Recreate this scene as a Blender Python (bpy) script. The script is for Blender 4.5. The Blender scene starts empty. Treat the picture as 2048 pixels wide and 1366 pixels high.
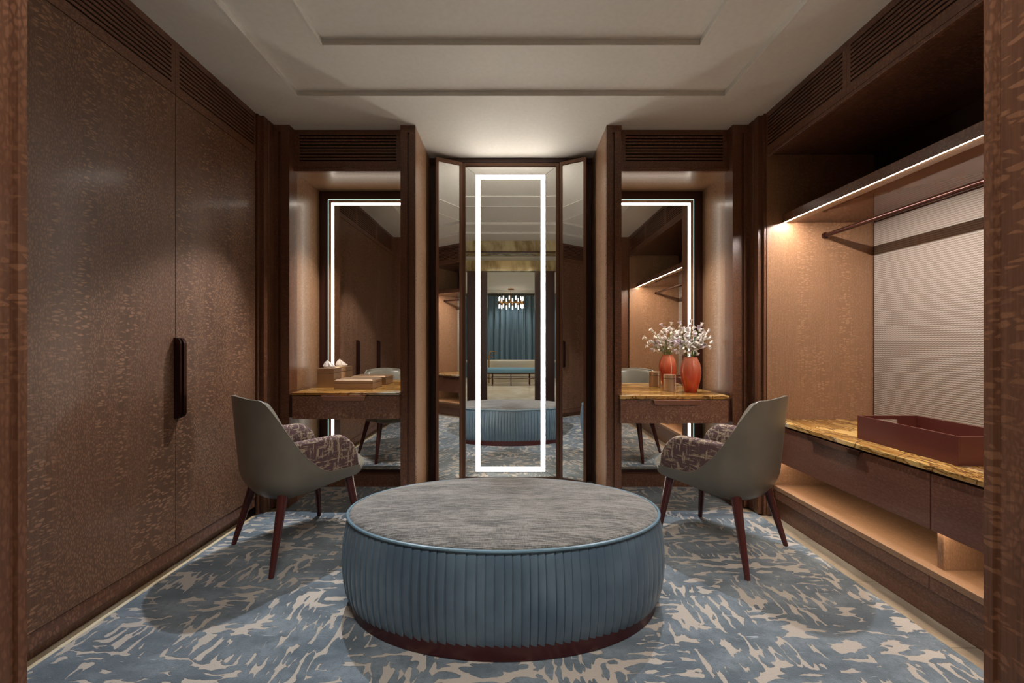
import bpy, bmesh, math, random
from math import sin, cos, pi, radians, sqrt
from mathutils import Vector, Matrix
random.seed(7)
S = bpy.context.scene
COL = S.collection

# ------------------------------------------------------------------ camera, world, light, exposure
FPX = 800.0
CAMZ = 1.15
cd = bpy.data.cameras.new('camera'); cam = bpy.data.objects.new('camera', cd); COL.objects.link(cam)
cd.sensor_width = 36; cd.lens = 36*FPX/2048; cd.clip_start = .02; cd.clip_end = 60
cd.shift_x = 2/2048; cd.shift_y = 2/2048
cam.location = (0, 0, CAMZ); cam.rotation_euler = (pi/2, 0, 0)
S.camera = cam
w = bpy.data.worlds.new('world'); S.world = w; w.use_nodes = True
w.node_tree.nodes['Background'].inputs[0].default_value = (.9, .93, 1, 1)
w.node_tree.nodes['Background'].inputs[1].default_value = .02
S.view_settings.view_transform = 'Standard'; S.view_settings.look = 'None'
S.view_settings.exposure = 0.44; S.view_settings.gamma = 1; S.view_settings.use_curve_mapping = False

def area(name, loc, rot, sx, sy, power, col):
    l = bpy.data.lights.new(name, 'AREA'); l.shape = 'RECTANGLE'; l.size = sx; l.size_y = sy
    l.energy = power; l.color = col
    o = bpy.data.objects.new(name, l); o.location = loc; o.rotation_euler = rot; COL.objects.link(o); return o
def spot(name, loc, target, power, angle, blend, rad, col):
    l = bpy.data.lights.new(name, 'SPOT'); l.energy = power; l.spot_size = radians(angle); l.spot_blend = blend
    l.shadow_soft_size = rad; l.color = col
    o = bpy.data.objects.new(name, l); o.location = loc
    d = Vector(target)-Vector(loc); o.rotation_euler = d.to_track_quat('-Z', 'Y').to_euler(); COL.objects.link(o); return o
LED_CENTRE, LED_SIDE, LED_SHELF, LED_LOW = 19.0, 5.5, 380.0, 26.0
for sg, pw in ((-1, 160), (1, 125)):
    spot('added_carpet_spot', (sg*1.18, 2.84, 2.664), (sg*1.12, 1.62, 0), pw, 54, .35, .014, (.88, .93, 1))  # unseen spot added to throw the bright carpet patches by the chairs
    spot('soffit_spot', (sg*1.18, 3.02, 2.365), (sg*1.16, 2.92, 0), 62, 74, .8, .02, (1, .92, .82))
for hx in (-.36, -.12, .12, .36): spot('added_hall_fill', (hx, .255, 2.572), (hx*1.6, 2.5, 0), 38, 104, 1.0, .022, (1, .96, .91))  # unseen fill spots added behind the camera to brighten the dressing room
for bx in (-1.8, 0, 1.8):
    for by in (-1.6, -3.4, -5.6): spot('bathroom_downlight', (bx, by, 2.74), (bx, by-.1, 0), 46, 130, .5, .04, (1, .96, .90))

# ------------------------------------------------------------------ materials
def srgb(r, g, b):
    f = lambda c: (c/255/12.92) if c/255 <= .04045 else ((c/255+.055)/1.055)**2.4
    return (f(r), f(g), f(b), 1)
class NT:
    def __init__(s, name):
        s.m = bpy.data.materials.new(name); s.m.use_nodes = True; s.t = s.m.node_tree
        s.b = s.t.nodes['Principled BSDF']
    def n(s, typ, ins=None, **kw):
        x = s.t.nodes.new(typ)
        for k, v in kw.items(): setattr(x, k, v)
        if ins:
            for k, v in ins.items(): s.put(x.inputs[k], v)
        return x
    def put(s, sock, v):
        if isinstance(v, bpy.types.NodeSocket): s.t.links.new(v, sock)
        else: sock.default_value = v
    def math(s, op, a, b=0.0, c=0.0, clamp=False):
        x = s.n('ShaderNodeMath', {0: a, 1: b, 2: c}, operation=op); x.use_clamp = clamp; return x.outputs[0]
    def ramp(s, fac, lo, hi, a=0.0, b=1.0):
        x = s.n('ShaderNodeMapRange', {0: fac, 1: lo, 2: hi, 3: a, 4: b}, interpolation_type='SMOOTHSTEP'); return x.outputs[0]
    def mix(s, fac, a, b):
        x = s.n('ShaderNodeMix', data_type='RGBA'); s.put(x.inputs[0], fac); s.put(x.inputs[6], a); s.put(x.inputs[7], b); return x.outputs[2]
    def scale(s, vec, sc, off=(0, 0, 0)):
        x = s.n('ShaderNodeMapping', {'Vector': vec, 'Scale': sc, 'Location': off}); return x.outputs[0]
    def noise(s, vec, scale=1.0, detail=2.0, rough=.5, col=False):
        x = s.n('ShaderNodeTexNoise', {'Vector': vec, 'Scale': scale, 'Detail': detail, 'Roughness': rough}); return x.outputs[1 if col else 0]
    def vor(s, vec, scale=1.0, feature='DISTANCE_TO_EDGE', rnd=1.0, out=0):
        x = s.n('ShaderNodeTexVoronoi', {'Vector': vec, 'Scale': scale, 'Randomness': rnd}, feature=feature); return x.outputs[out]
    def bump(s, h, strength=.3, dist=.001, normal=None):
        x = s.n('ShaderNodeBump', {'Height': h, 'Strength': strength, 'Distance': dist})
        if normal: s.put(x.inputs['Normal'], normal)
        return x.outputs[0]
    def out(s, color=None, rough=None, metal=None, normal=None, **kw):
        if color is not None: s.put(s.b.inputs['Base Color'], color)
        if rough is not None: s.put(s.b.inputs['Roughness'], rough)
        if metal is not None: s.put(s.b.inputs['Metallic'], metal)
        if normal is not None: s.put(s.b.inputs['Normal'], normal)
        for k, v in kw.items(): s.put(s.b.inputs[k.replace('_', ' ')], v)
        return s.m
    def pos(s): return s.n('ShaderNodeNewGeometry').outputs['Position']
    def obj(s): return s.n('ShaderNodeTexCoord').outputs['Object']
    def warp(s, vec, sc, amt):
        nz = s.noise(vec, sc, 1, .5, True)
        d = s.n('ShaderNodeVectorMath', {0: nz, 1: (.5, .5, .5)}, operation='SUBTRACT').outputs[0]
        d = s.n('ShaderNodeVectorMath', {0: d, 3: amt}, operation='SCALE').outputs[0]
        return s.n('ShaderNodeVectorMath', {0: vec, 1: d}, operation='ADD').outputs[0]

def wood(name, dark, mid, fleck, amt=.8, rough=.3, figure='vertical', bandscale=2.6, fine=1.0):
    """quarter-sawn lacewood veneer: pale lens-shaped flecks in bands along the grain"""
    t = NT(name); p = t.pos()
    sep = t.n('ShaderNodeSeparateXYZ', {0: p})
    if figure == 'vertical':
        h = t.math('ADD', sep.outputs[0], sep.outputs[1]); gv = (1, 1, .12); fs = (130*fine, 130*fine, 52*fine); cs = (36, 36, 96); gs = (260, 260, 5)
    elif figure == 'along_y':
        h = t.math('ADD', sep.outputs[0], sep.outputs[2]); gs = (260, 5, 260); fs = (130*fine, 52*fine, 130*fine); cs = (36, 96, 36)
    else:
        h = t.math('ADD', sep.outputs[1], sep.outputs[2]); gs = (5, 260, 260); fs = (52*fine, 130*fine, 130*fine); cs = (96, 36, 36)
    hv = t.n('ShaderNodeCombineXYZ', {0: h, 1: 0.0, 2: t.math('MULTIPLY', sep.outputs[2], .12 if figure == 'vertical' else .02)}).outputs[0]
    band = t.ramp(t.noise(hv, bandscale*3.2, 1.5, .6), .44, .60)
    big = t.noise(hv, bandscale, 1, .5)
    wp = t.warp(p, 9, .03)
    f = t.vor(t.scale(wp, fs)); fm = t.ramp(f, .07, .26)
    c = t.vor(t.scale(wp, cs)); cm = t.ramp(c, .08, .22)
    cc = t.vor(t.scale(wp, cs), feature='F1', out=1)
    keep = t.ramp(t.n('ShaderNodeSeparateColor', {0: cc}).outputs[0], .3, .45)
    cm = t.math('MULTIPLY', cm, keep)
    fa = t.ramp(big, .38, .62, .5, .95)
    fl = t.math('ADD', t.math('MULTIPLY', t.math('MULTIPLY', fm, fa), t.math('SUBTRACT', 1.0, band)), t.math('MULTIPLY', cm, band))
    patch = t.ramp(t.noise(p, 2.3, 2), .3, .7, .72, 1.0)
    fl = t.math('MULTIPLY', t.math('MULTIPLY', fl, patch), amt)
    grain = t.noise(t.scale(p, gs), 1.0, 3, .6)
    base = t.mix(t.ramp(grain, .3, .7), dark, mid)
    base = t.mix(t.ramp(t.noise(hv, bandscale*2, 2), .3, .7, 0, .45), base, tuple(x*.72 for x in dark[:3])+(1,))
    col = t.mix(fl, base, fleck)
    nrm = t.bump(t.math('ADD', t.math('MULTIPLY', fl, .8), t.math('MULTIPLY', grain, .3)), .35, .0006)
    rg = t.ramp(fl, 0, 1, rough+.06, rough-.04)
    return t.out(col, rg, 0, nrm, Coat_Weight=.15, Coat_Roughness=.15)

def plain(name, col, rough=.5, metal=0, **kw):
    t = NT(name); n = t.noise(t.obj(), 40, 2)
    c = t.mix(n, tuple(x*.93 for x in col[:3])+(1,), tuple(min(1, x*1.07) for x in col[:3])+(1,))
    return t.out(c, rough, metal, **kw)
def emis(name, col, strength):
    t = NT(name); t.out((.8, .8, .8, 1), .5, 0, None, Emission_Color=col, Emission_Strength=strength); return t.m
def mirror(name, tint=(.86, .87, .85, 1)):
    t = NT(name); t.out(tint, .0, 1.0); return t.m

M = {}
M['door'] = wood('lacewood_doors', srgb(94, 66, 50), srgb(108, 77, 58), srgb(172, 128, 98), .66, .37)
M['wood'] = wood('lacewood_trim', srgb(92, 60, 44), srgb(110, 73, 53), srgb(170, 120, 90), .5, .24)
M['woody'] = wood('lacewood_along_wall', srgb(93, 61, 46), srgb(112, 75, 56), srgb(170, 122, 92), .4, .28, 'along_y')
M['woodx'] = wood('lacewood_across', srgb(93, 61, 45), srgb(112, 75, 55), srgb(168, 120, 88), .4, .28, 'along_x')
M['panel'] = wood('oak_veneer_panel', srgb(140, 106, 79), srgb(153, 117, 89), srgb(196, 154, 122), .5, .32, 'vertical', 2.2, .9)
M['panelx'] = wood('oak_veneer_soffit', srgb(140, 106, 79), srgb(153, 117, 89), srgb(188, 148, 112), .35, .3, 'along_x')
M['panely'] = wood('oak_veneer_low_shelf', srgb(140, 106, 79), srgb(153, 117, 89), srgb(188, 148, 112), .35, .3, 'along_y')
M['drawer'] = wood('lacewood_drawer', srgb(108, 72, 57), srgb(122, 84, 66), srgb(192, 152, 124), .75, .24, 'along_x', 3, .8)
M['drawery'] = wood('lacewood_drawer_side', srgb(100, 64, 50), srgb(116, 74, 58), srgb(160, 112, 86), .35, .26, 'along_y', 3, .8)
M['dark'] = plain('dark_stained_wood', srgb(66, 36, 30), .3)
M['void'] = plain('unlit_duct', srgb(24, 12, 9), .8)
M['gloss_under'] = plain('lacquered_shelf_underside', srgb(120, 84, 62), .05)
M['frame'] = plain('bronze_mirror_frame', srgb(110, 76, 56), .28, .3)
M['bronze'] = plain('dark_bronze', srgb(92, 62, 50), .22, .75)
M['copper'] = plain('copper_lip', srgb(154, 106, 86), .35, .3)
M['handle'] = plain('dark_metal_handle', srgb(62, 38, 34), .15, .7)
M['mirror'] = mirror('silvered_glass')
M['vmirror'] = mirror('bronze_tinted_glass', (.78, .73, .66, 1))
M['ceil'] = plain('painted_plaster', srgb(214, 212, 206), .7)
M['leg'] = plain('red_stained_wood_legs', srgb(74, 34, 31), .24)
M['base'] = plain('ottoman_plinth_wood', srgb(58, 20, 20), .3)
M['lac'] = plain('brown_lacquer', srgb(92, 46, 38), .32)
M['brass'] = plain('brass', srgb(190, 140, 80), .25, .9)
M['tub'] = plain('tub_enamel', srgb(214, 204, 184), .3)
M['gold'] = plain('champagne_metal', srgb(188, 162, 138), .32, .55)
M['tissue'] = plain('tissue_paper', srgb(240, 238, 240), .8)
M['led'] = emis('mirror_light_band', (1, .91, .79, 1), LED_CENTRE)
M['leds'] = emis('vanity_light_band', (1, .89, .75, 1), LED_SIDE)
M['ledk'] = emis('shelf_light_strip', (1, .88, .78, 1), LED_SHELF)
M['ledl'] = emis('low_shelf_light_strip', (1, .80, .60, 1), LED_LOW)
M['edge'] = emis('glass_edge_painted_glow', (.62, 1, .82, 1), 1.0)  # weak emission stands in for band light caught in the glass edge
M['bulb'] = emis('chandelier_bulb', (1, .88, .76, 1), 5)

def leather(name, c, rough=.38):
    t = NT(name); p = t.obj()
    v = t.vor(t.scale(p, (420, 420, 420))); n = t.noise(p, 6, 3)
    col = t.mix(t.ramp(n, .3, .7), c, tuple(x*.82 for x in c[:3])+(1,))
    return t.out(col, rough, 0, t.bump(t.math('ADD', v, t.math('MULTIPLY', n, .5)), .12, .0006))
M['leather'] = leather('grey_green_leather', srgb(108, 102, 90), .36)
M['leatherb'] = leather('piping_leather', srgb(96, 122, 136), .35)
t = NT('pleated_blue_leather'); p = t.obj(); n = t.noise(p, 5, 3)
M['pleat'] = t.out(t.mix(t.ramp(n, .3, .7), srgb(88, 107, 120), srgb(70, 88, 103)), .34, 0, t.bump(t.noise(p, 220, 2), .08, .0005), Sheen_Weight=.1)

# slubby grey top
t = NT('slub_grey_fabric'); p = t.obj()
a = t.noise(t.scale(p, (14, 230, 60)), 1, 4, .7); b = t.noise(t.scale(p, (260, 60, 60)), 1, 2)
b2 = t.noise(t.scale(p, (3, 26, 1)), 1, 2); f = t.math('ADD', t.math('ADD', t.math('MULTIPLY', a, .65), t.math('MULTIPLY', b, .15)), t.math('MULTIPLY', b2, .2))
M['slub'] = t.out(t.mix(t.ramp(f, .40, .60), srgb(50, 48, 46), srgb(128, 124, 118)), .85, 0, t.bump(f, .5, .002), Sheen_Weight=.2)

# crosshatched boucle of the armrests
t = NT('crosshatch_weave'); p = t.obj()
a = t.noise(t.scale(p, (70, 70, 14)), 1, 2, .6); b = t.noise(t.scale(p, (16, 16, 90)), 1, 2, .6)
k = t.math('MAXIMUM', a, b); k = t.ramp(k, .53, .62)
dots = t.vor(t.scale(p, (300, 300, 300)), feature='F1'); dm = t.ramp(dots, .45, .25)
M['weave'] = t.out(t.mix(t.math('MULTIPLY', k, t.math('ADD', t.math('MULTIPLY', dm, .7), .3)), srgb(84, 62, 62), srgb(205, 184, 152)), .9, 0, t.bump(dm, .6, .0012))

# golden marble
def marble(name, axis):
    t = NT(name); p = t.pos()
    sc = (2.0, 11, 11) if axis == 'x' else (11, 2.0, 11)
    q = t.warp(p, 5, .10)
    a = t.noise(t.scale(q, sc), 1, 5, .62); b = t.noise(t.scale(q, tuple(v*.5 for v in sc), (3, 7, 1)), 1, 3, .5)
    v = t.vor(t.scale(t.warp(p, 9, .06), (4.2, 7, 7) if axis == 'x' else (7, 4.2, 7)))
    c = t.mix(t.ramp(a, .35, .6), srgb(150, 104, 48), srgb(206, 166, 100))
    c = t.mix(t.ramp(b, .54, .66), c, srgb(196, 190, 176))
    c = t.mix(t.ramp(t.math('ABSOLUTE', t.math('SUBTRACT', a, .5)), .035, .0), c, srgb(112, 74, 34))
    c = t.mix(t.ramp(v, .022, .0, 0, .85), c, srgb(84, 52, 30))
    return t.out(c, .14)
M['marblex'] = marble('golden_marble_vanity', 'x'); M['marbley'] = marble('golden_marble_counter', 'y')
t = NT('olive_veined_marble'); p = t.pos(); q = t.warp(p, 3, .15)
a = t.noise(t.scale(q, (7, 7, 1.6)), 1, 5, .6)
M['lintel'] = t.out(t.mix(t.ramp(a, .35, .65), srgb(134, 114, 74), srgb(196, 180, 140)), .2)
t = NT('cream_stone'); p = t.pos(); q = t.warp(p, 4, .2)
a = t.noise(t.scale(q, (9, 2.5, 3)), 1, 5, .6)
c = t.mix(t.ramp(a, .35, .65), srgb(214, 202, 176), srgb(176, 152, 116))
M['stone'] = t.out(t.mix(t.ramp(t.noise(p, 5, 2), .55, .7, 0, .5), c, srgb(150, 146, 142)), .25)
t = NT('grey_brown_stone'); p = t.pos(); a = t.noise(t.scale(t.warp(p, 4, .2), (9, 2.5, 3)), 1, 5, .6)
M['stone2'] = t.out(t.mix(t.ramp(a, .35, .65), srgb(150, 134, 112), srgb(120, 104, 86)), .3)
t = NT('cream_floor_marble'); p = t.pos(); a = t.noise(t.warp(p, 1.5, .5), 2, 5, .6)
M['cream'] = t.out(t.mix(t.ramp(a, .35, .65), srgb(218, 208, 188), srgb(196, 182, 156)), .2)

# zigzag wall covering of the right wardrobe back
t = NT('zigzag_wallcovering'); p = t.pos(); s_ = t.n('ShaderNodeSeparateXYZ', {0: p})
tri = t.math('PINGPONG', s_.outputs[1], .009)
ph = t.math('ADD', t.math('MULTIPLY', s_.outputs[2], 1.0), t.math('MULTIPLY', tri, .30))
rib = t.math('PINGPONG', ph, .0062); rb = t.ramp(rib, .0010, .0050)
M['zig'] = t.out(t.mix(rb, srgb(138, 130, 122), srgb(176, 168, 160)), .55, 0, t.bump(rb, .6, .002))

# carpet
t = NT('sculpted_blue_carpet'); p = t.pos(); q = t.warp(t.warp(p, 6, .035), 30, .014)
region = t.ramp(t.noise(t.scale(p, (3.0, 4.2, 1)), 1, 1), .47, .53)
fx = t.vor(t.scale(q, (12, 42, 1), (.3, .2, 0)), feature='F1'); fy = t.vor(t.scale(q, (42, 13, 1), (2.1, 3.7, 0)), feature='F1')
fd = t.n('ShaderNodeMix', {0: region, 2: fx, 3: fy}).outputs[0]
dens = t.noise(t.scale(p, (5, 7.5, 1), (4, 8, 0)), 1, 3, .6)
edge_ = t.noise(p, 160, 2, .6)
val = t.math('ADD', t.math('ADD', fd, t.math('MULTIPLY', t.math('SUBTRACT', dens, .5), .95)), t.math('MULTIPLY', t.math('SUBTRACT', edge_, .5), .08))
beige = t.ramp(val, .635, .665)
tone = t.noise(t.scale(p, (3, 7, 1)), 1, 3, .6)
pile = t.noise(p, 260, 3, .7)
blue = t.mix(t.ramp(tone, .35, .65), srgb(74, 87, 97), srgb(114, 126, 135))
blue = t.mix(t.ramp(pile, .3, .7, 0, .35), blue, srgb(48, 62, 72))
blue = t.mix(t.ramp(t.noise(p, 34, 3, .7), .42, .7, 0, .5), blue, srgb(52, 68, 78))
silk = t.ramp(t.noise(t.scale(t.warp(p, 10, .03), (6, 150, 1), (1, 1, 0)), 1, 2, .6), .70, .74)
blue = t.mix(t.math('MULTIPLY', silk, .8), blue, srgb(200, 208, 210))
c = t.mix(beige, blue, t.mix(pile, srgb(150, 141, 132), srgb(178, 169, 158)))
hh = t.math('ADD', t.math('MULTIPLY', t.math('SUBTRACT', 1.0, beige), 1.0), t.math('MULTIPLY', pile, .35))
M['carpet'] = t.out(c, .92, 0, t.bump(hh, .9, .009), Sheen_Weight=.25)

# vase ceramic: coral red, lighter towards the mouth
t = NT('coral_ceramic'); p = t.obj(); s_ = t.n('ShaderNodeSeparateXYZ', {0: p})
M['coral'] = t.out(t.mix(t.ramp(s_.outputs[2], .08, .27), srgb(196, 70, 40), srgb(226, 138, 112)), .1, 0, None, Coat_Weight=.6, Coat_Roughness=.04)
M['petal'] = plain('white_petal', srgb(244, 238, 236), .6)
M['lilac'] = plain('lilac_white_petal', srgb(226, 214, 232), .6)
M['green'] = plain('green_stem', srgb(112, 146, 70), .55)
t = NT('blue_curtain_cloth'); p = t.pos()
M['curtain'] = t.out(t.mix(t.noise(t.scale(p, (60, 60, 4)), 1, 3), srgb(92, 118, 134), srgb(118, 142, 156)), .75)
M['bench'] = plain('teal_upholstery', srgb(100, 138, 156), .6)

# ------------------------------------------------------------------ mesh helpers
class MB:
    def __init__(s): s.bm = bmesh.new()
    def box(s, x0, x1, y0, y1, z0, z1, bev=0.0):
        x0, x1 = sorted((x0, x1)); y0, y1 = sorted((y0, y1)); z0, z1 = sorted((z0, z1))
        r = bmesh.ops.create_cube(s.bm, size=1)
        for v in r['verts']:
            v.co = Vector(((x0+x1)/2+v.co.x*(x1-x0), (y0+y1)/2+v.co.y*(y1-y0), (z0+z1)/2+v.co.z*(z1-z0)))
        if bev:
            es = list({e for v in r['verts'] for e in v.link_edges})
            bmesh.ops.bevel(s.bm, geom=es, offset=bev, segments=2, affect='EDGES', profile=.5)
        return s
    def prism(s, pts, z0, z1):
        lo = [s.bm.verts.new((x, y, z0)) for x, y in pts]; hi = [s.bm.verts.new((x, y, z1)) for x, y in pts]
        n = len(pts)
        a = sum(pts[i][0]*pts[(i+1) % n][1]-pts[(i+1) % n][0]*pts[i][1] for i in range(n))
        if a < 0: lo.reverse(); hi.reverse()
        s.bm.faces.new(list(reversed(lo))); s.bm.faces.new(hi)
        for i in range(n): s.bm.faces.new((lo[i], lo[(i+1) % n], hi[(i+1) % n], hi[i]))
        return s
    def rings(s, rings, cap0=True, cap1=True, closed=True):
        vs = [[s.bm.verts.new(c) for c in r] for r in rings]; n = len(vs[0])
        for a, b in zip(vs, vs[1:]):
            for i in range(n if closed else n-1):
                j = (i+1) % n
                try: s.bm.faces.new((a[i], a[j], b[j], b[i]))
                except ValueError: pass
        if cap0 and closed: s.bm.faces.new(list(reversed(vs[0])))
        if cap1 and closed: s.bm.faces.new(vs[-1])
        return s
    def lathe(s, cx, cy, prof, n=32, sx=1.0, sy=1.0, **k):
        return s.rings([[(cx+r*sx*cos(2*pi*i/n), cy+r*sy*sin(2*pi*i/n), z) for i in range(n)] for r, z in prof], **k)
    def tube(s, pts, rads, n=10):
        pts = [Vector(p) for p in pts]
        if not isinstance(rads, (list, tuple)): rads = [rads]*len(pts)
        rs = []; up = None
        for i, p in enumerate(pts):
            d = (pts[min(i+1, len(pts)-1)]-pts[max(i-1, 0)]).normalized()
            if up is None: up = Vector((0, 0, 1)) if abs(d.z) < .9 else Vector((1, 0, 0))
            a = d.cross(up).normalized(); b = a.cross(d).normalized(); up = b
            rs.append([tuple(p+rads[i]*(a*cos(-2*pi*k/n)+b*sin(-2*pi*k/n))) for k in range(n)])
        return s.rings(rs)
    def build(s, name, mat, parent=None, smooth=False, off=(0, 0, 0)):
        bmesh.ops.recalc_face_normals(s.bm, faces=s.bm.faces)
        if parent is not None:
            q = parent
            while q is not None:
                off = Vector(off)+q.location; q = q.parent
        me = bpy.data.meshes.new(name)
        for v in s.bm.verts: v.co -= Vector(off)
        if smooth:
            for f in s.bm.faces: f.smooth = True
        s.bm.to_mesh(me); s.bm.free()
        if smooth: me.set_sharp_from_angle(angle=radians(smooth if smooth is not True else 40))
        me.materials.append(M[mat] if isinstance(mat, str) else mat)
        o = bpy.data.objects.new(name, me); COL.objects.link(o)
        if parent is not None: o.parent = parent
        return o
def B(*a, **k): return MB().box(*a, **k)
def tag(o, label=None, cat=None, group=None, kind=None):
    for k, v in (('label', label), ('category', cat), ('group', group), ('kind', kind)):
        if v: o[k] = v
    return o
def thing(name, label, cat, loc, group=None, rz=0):
    o = bpy.data.objects.new(name, None); COL.objects.link(o); o.empty_display_size = .05
    o.location = loc; o.rotation_euler = (0, 0, rz); return tag(o, label, cat, group)
def struct(o): return tag(o, kind='structure')
def piece(mb, name, mat, label, cat, origin, group=None, smooth=False):
    """one-mesh thing: geometry given in world coordinates, origin moved to its base"""
    o = mb.build(name, mat, None, smooth, origin); o.location = origin; return tag(o, label, cat, group)

HC = 2.672      # ceiling
GL, GR = -1.695, 1.695
Y0, Y1 = .64, 2.653
# ------------------------------------------------------------------ shell
struct(B(-2.6, 2.6, .64, 3.45, -.08, -.012).build('floor', 'stone'))
fl2 = struct(B(-3.2, 3.2, -6.8, .64, -.08, 0).build('floor', 'cream'))
# ceiling with two stepped tray recesses
mb = MB(); lv = [(2.55, .30, 3.45, HC), (1.313, 1.03, 2.459, HC), (1.313, 1.03, 2.459, HC+.024), (.977, 1.40, 2.071, HC+.024), (.977, 1.40, 2.071, HC+.048)]
mb.rings([[(-a, y0, z), (a, y0, z), (a, y1, z), (-a, y1, z)] for a, y0, y1, z in lv], cap0=False)
mb.bm.faces.ensure_lookup_table()
struct(mb.build('ceiling', 'ceil'))
def tray_lip(a, y0, y1, z, w_=.012, h_=.006):
    m = MB()
    m.box(-a-w_, a+w_, y1, y1+w_, z-h_, z+.001, .002); m.box(-a-w_, a+w_, y0-w_, y0, z-h_, z+.001, .002)
    m.box(-a-w_, -a, y0, y1, z-h_, z+.001, .002); m.box(a, a+w_, y0, y1, z-h_, z+.001, .002)
    return struct(m.build('trim_1', 'ceil'))
tray_lip(1.313, 1.03, 2.459, HC)
tray_lip(.977, 1.40, 2.071, HC+.024)
struct(B(-2.6, 2.6, 3.345, 3.45, 0, HC).build('wall_back', 'dark'))
struct(B(-2.46, -2.40, Y0, 3.4, 0, HC).build('wall_left', 'dark'))
struct(B(2.42, 2.48, Y0, 3.4, 0, HC).build('wall_right', 'dark'))

# ---- doorway wall beside the camera (jambs in lacewood, marble lintel)
def jamb(sgn, inner):
    s = sgn; X = inner
    pts = [(s*X, .640), (s*X, .628), (s*(X+.006), .626), (s*(X+.006), .619), (s*X, .617), (s*X, .36), (s*(X+.01), .35), (s*(X+.01), .30), (s*2.5, .30), (s*2.5, .64)]
    return struct(MB().prism(pts, 0, HC).build('door_1', 'wood'))
jamb(-1, .774); jamb(1, .756)
struct(B(-.774, .756, .32, .64, 2.507, HC).build('trim_2', 'lintel'))
struct(B(-.774, .756, .636, .66, 2.494, 2.507).build('trim_3', 'dark'))

# ---- pilasters between the side walls and the alcoves
def pilaster(s):
    pts = [(1.55, 2.796), (1.612, 2.796), (1.612, 2.812), (1.628, 2.812), (1.628, 2.796), (1.658, 2.796), (1.658, 2.745), (1.664, 2.742), (1.664, 2.726), (1.658, 2.723),
           (1.658, 2.684), (1.684, 2.684), (1.684, 2.66), (1.698, 2.66), (1.698, 2.90), (1.55, 2.90)]
    struct(MB().prism([(s*x, y) for x, y in pts], 0, HC).build('trim_4', 'wood'))
    struct(B(s*1.612, s*1.628, 2.797, 2.811, 2.62, HC).build('trim_5', 'wood'))
    struct(B(s*1.55, s*1.60, 2.90, 3.26, 0, HC).build('wall_alcove_side', 'panel'))
    struct(B(s*.776, s*1.55, 3.235, 3.26, 0, HC).build('wall_alcove_back', 'dark'))
    # posts flanking the central niche
    p2 = [(.67, 2.804), (.712, 2.804), (.712, 2.822), (.728, 2.822), (.728, 2.804), (.775, 2.804), (.775, 2.835), (.67, 2.835)]
    struct(MB().prism([(s*x, y) for x, y in p2], 0, HC).build('trim_6', 'wood'))
    struct(B(s*.712, s*.728, 2.805, 2.821, 2.622, HC).build('trim_7', 'wood'))
    struct(B(s*.672, s*.775, 2.837, 3.345, .112, HC).build('wall_niche_side', 'panel'))
    struct(B(s*.674, s*.775, 2.837, 3.345, 0, .108).build('baseboard_niche', 'panel'))
    # alcove soffit and header trim
    struct(B(s*.775, s*1.55, 2.885, 3.235, 2.374, 2.392).build('wall_alcove_soffit', 'panelx'))
    struct(B(s*.775, s*1.55, 2.855, 2.885, 2.372, 2.398, .002).build('trim_8', 'woodx'))
    struct(B(s*.775, s*1.55, 3.18, 3.235, 0, .10).build('baseboard_alcove', 'woodx'))
pilaster(-1); pilaster(1)
struct(B(-.67, .67, 3.325, 3.345, 0, HC).build('wall_niche_back', 'dark'))
struct(B(-.67, .67, 3.30, 3.326, 2.634, HC, .002).build('trim_9', 'dark'))

# ---- air grilles: frame plus slats
def grille(axis, fixed, a0, a1, f0, f1, zb, label, s=1):
    """axis 'y': runs along Y on the plane X=fixed facing the room; 'x': runs along X facing -Y"""
    zs0, pitch = zb+.050, .0222; slot = .0098; top = zs0+8*pitch+slot
    d = .006
    def bb(u0, u1, z0, z1, e=0.0, back=d):
        if axis == 'y': return (fixed, fixed+s*back, u0, u1, z0, z1)
        return (u0, u1, fixed, fixed+back, z0, z1)
    c = ((f0+f1)/2, fixed) if axis == 'x' else (fixed, (f0+f1)/2)
    g = thing('air_grille', label, 'air vent', (c[0], c[1], zb), 'slatted air grilles under the ceiling')
    m = MB(); wm = 'woodx' if axis == 'x' else 'woody'
    for r in (bb(f0, f1, zb, zs0), bb(f0, f1, top, HC), bb(f0, a0, zs0, top), bb(a1, f1, zs0, top)): m.box(*r)
    m.build('grille_frame', wm, g)
    m = MB()
    if axis == 'y': m.box(fixed+s*.05, fixed+s*.055, f0, f1, zb, HC)
    else: m.box(f0, f1, fixed+.05, fixed+.055, zb, HC)
    m.build('duct_backing', 'void', g)
    for k in range(8):
        z0 = zs0+k*pitch+slot
        MB().box(*bb(a0, a1, z0, z0+pitch-slot)).build('slat', wm, g)
    return g
ys = [(2.045, 2.640, 2.0205, 2.655), (1.395, 1.997, 1.3705, 2.0195), (.745, 1.347, Y0, 1.3695)]
nm = ['farthest from the doorway', 'in the middle of its row', 'nearest the doorway']
for i, (a0, a1, f0, f1) in enumerate(ys):
    grille('y', GL, a0, a1, f0, f1, 2.4015, 'slatted wooden air grille above the left wardrobe doors, '+nm[i], -1)
    grille('y', GR, a0, a1, f0, f1, 2.400, 'slatted wooden air grille above the open right wardrobe, '+nm[i], 1)
grille('x', 2.863, -1.513, -.822, -1.55, -.775, 2.3985, 'slatted wooden air grille over the left vanity alcove')
grille('x', 2.863, .820, 1.518, .775, 1.55, 2.3985, 'slatted wooden air grille over the right vanity alcove')

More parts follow.
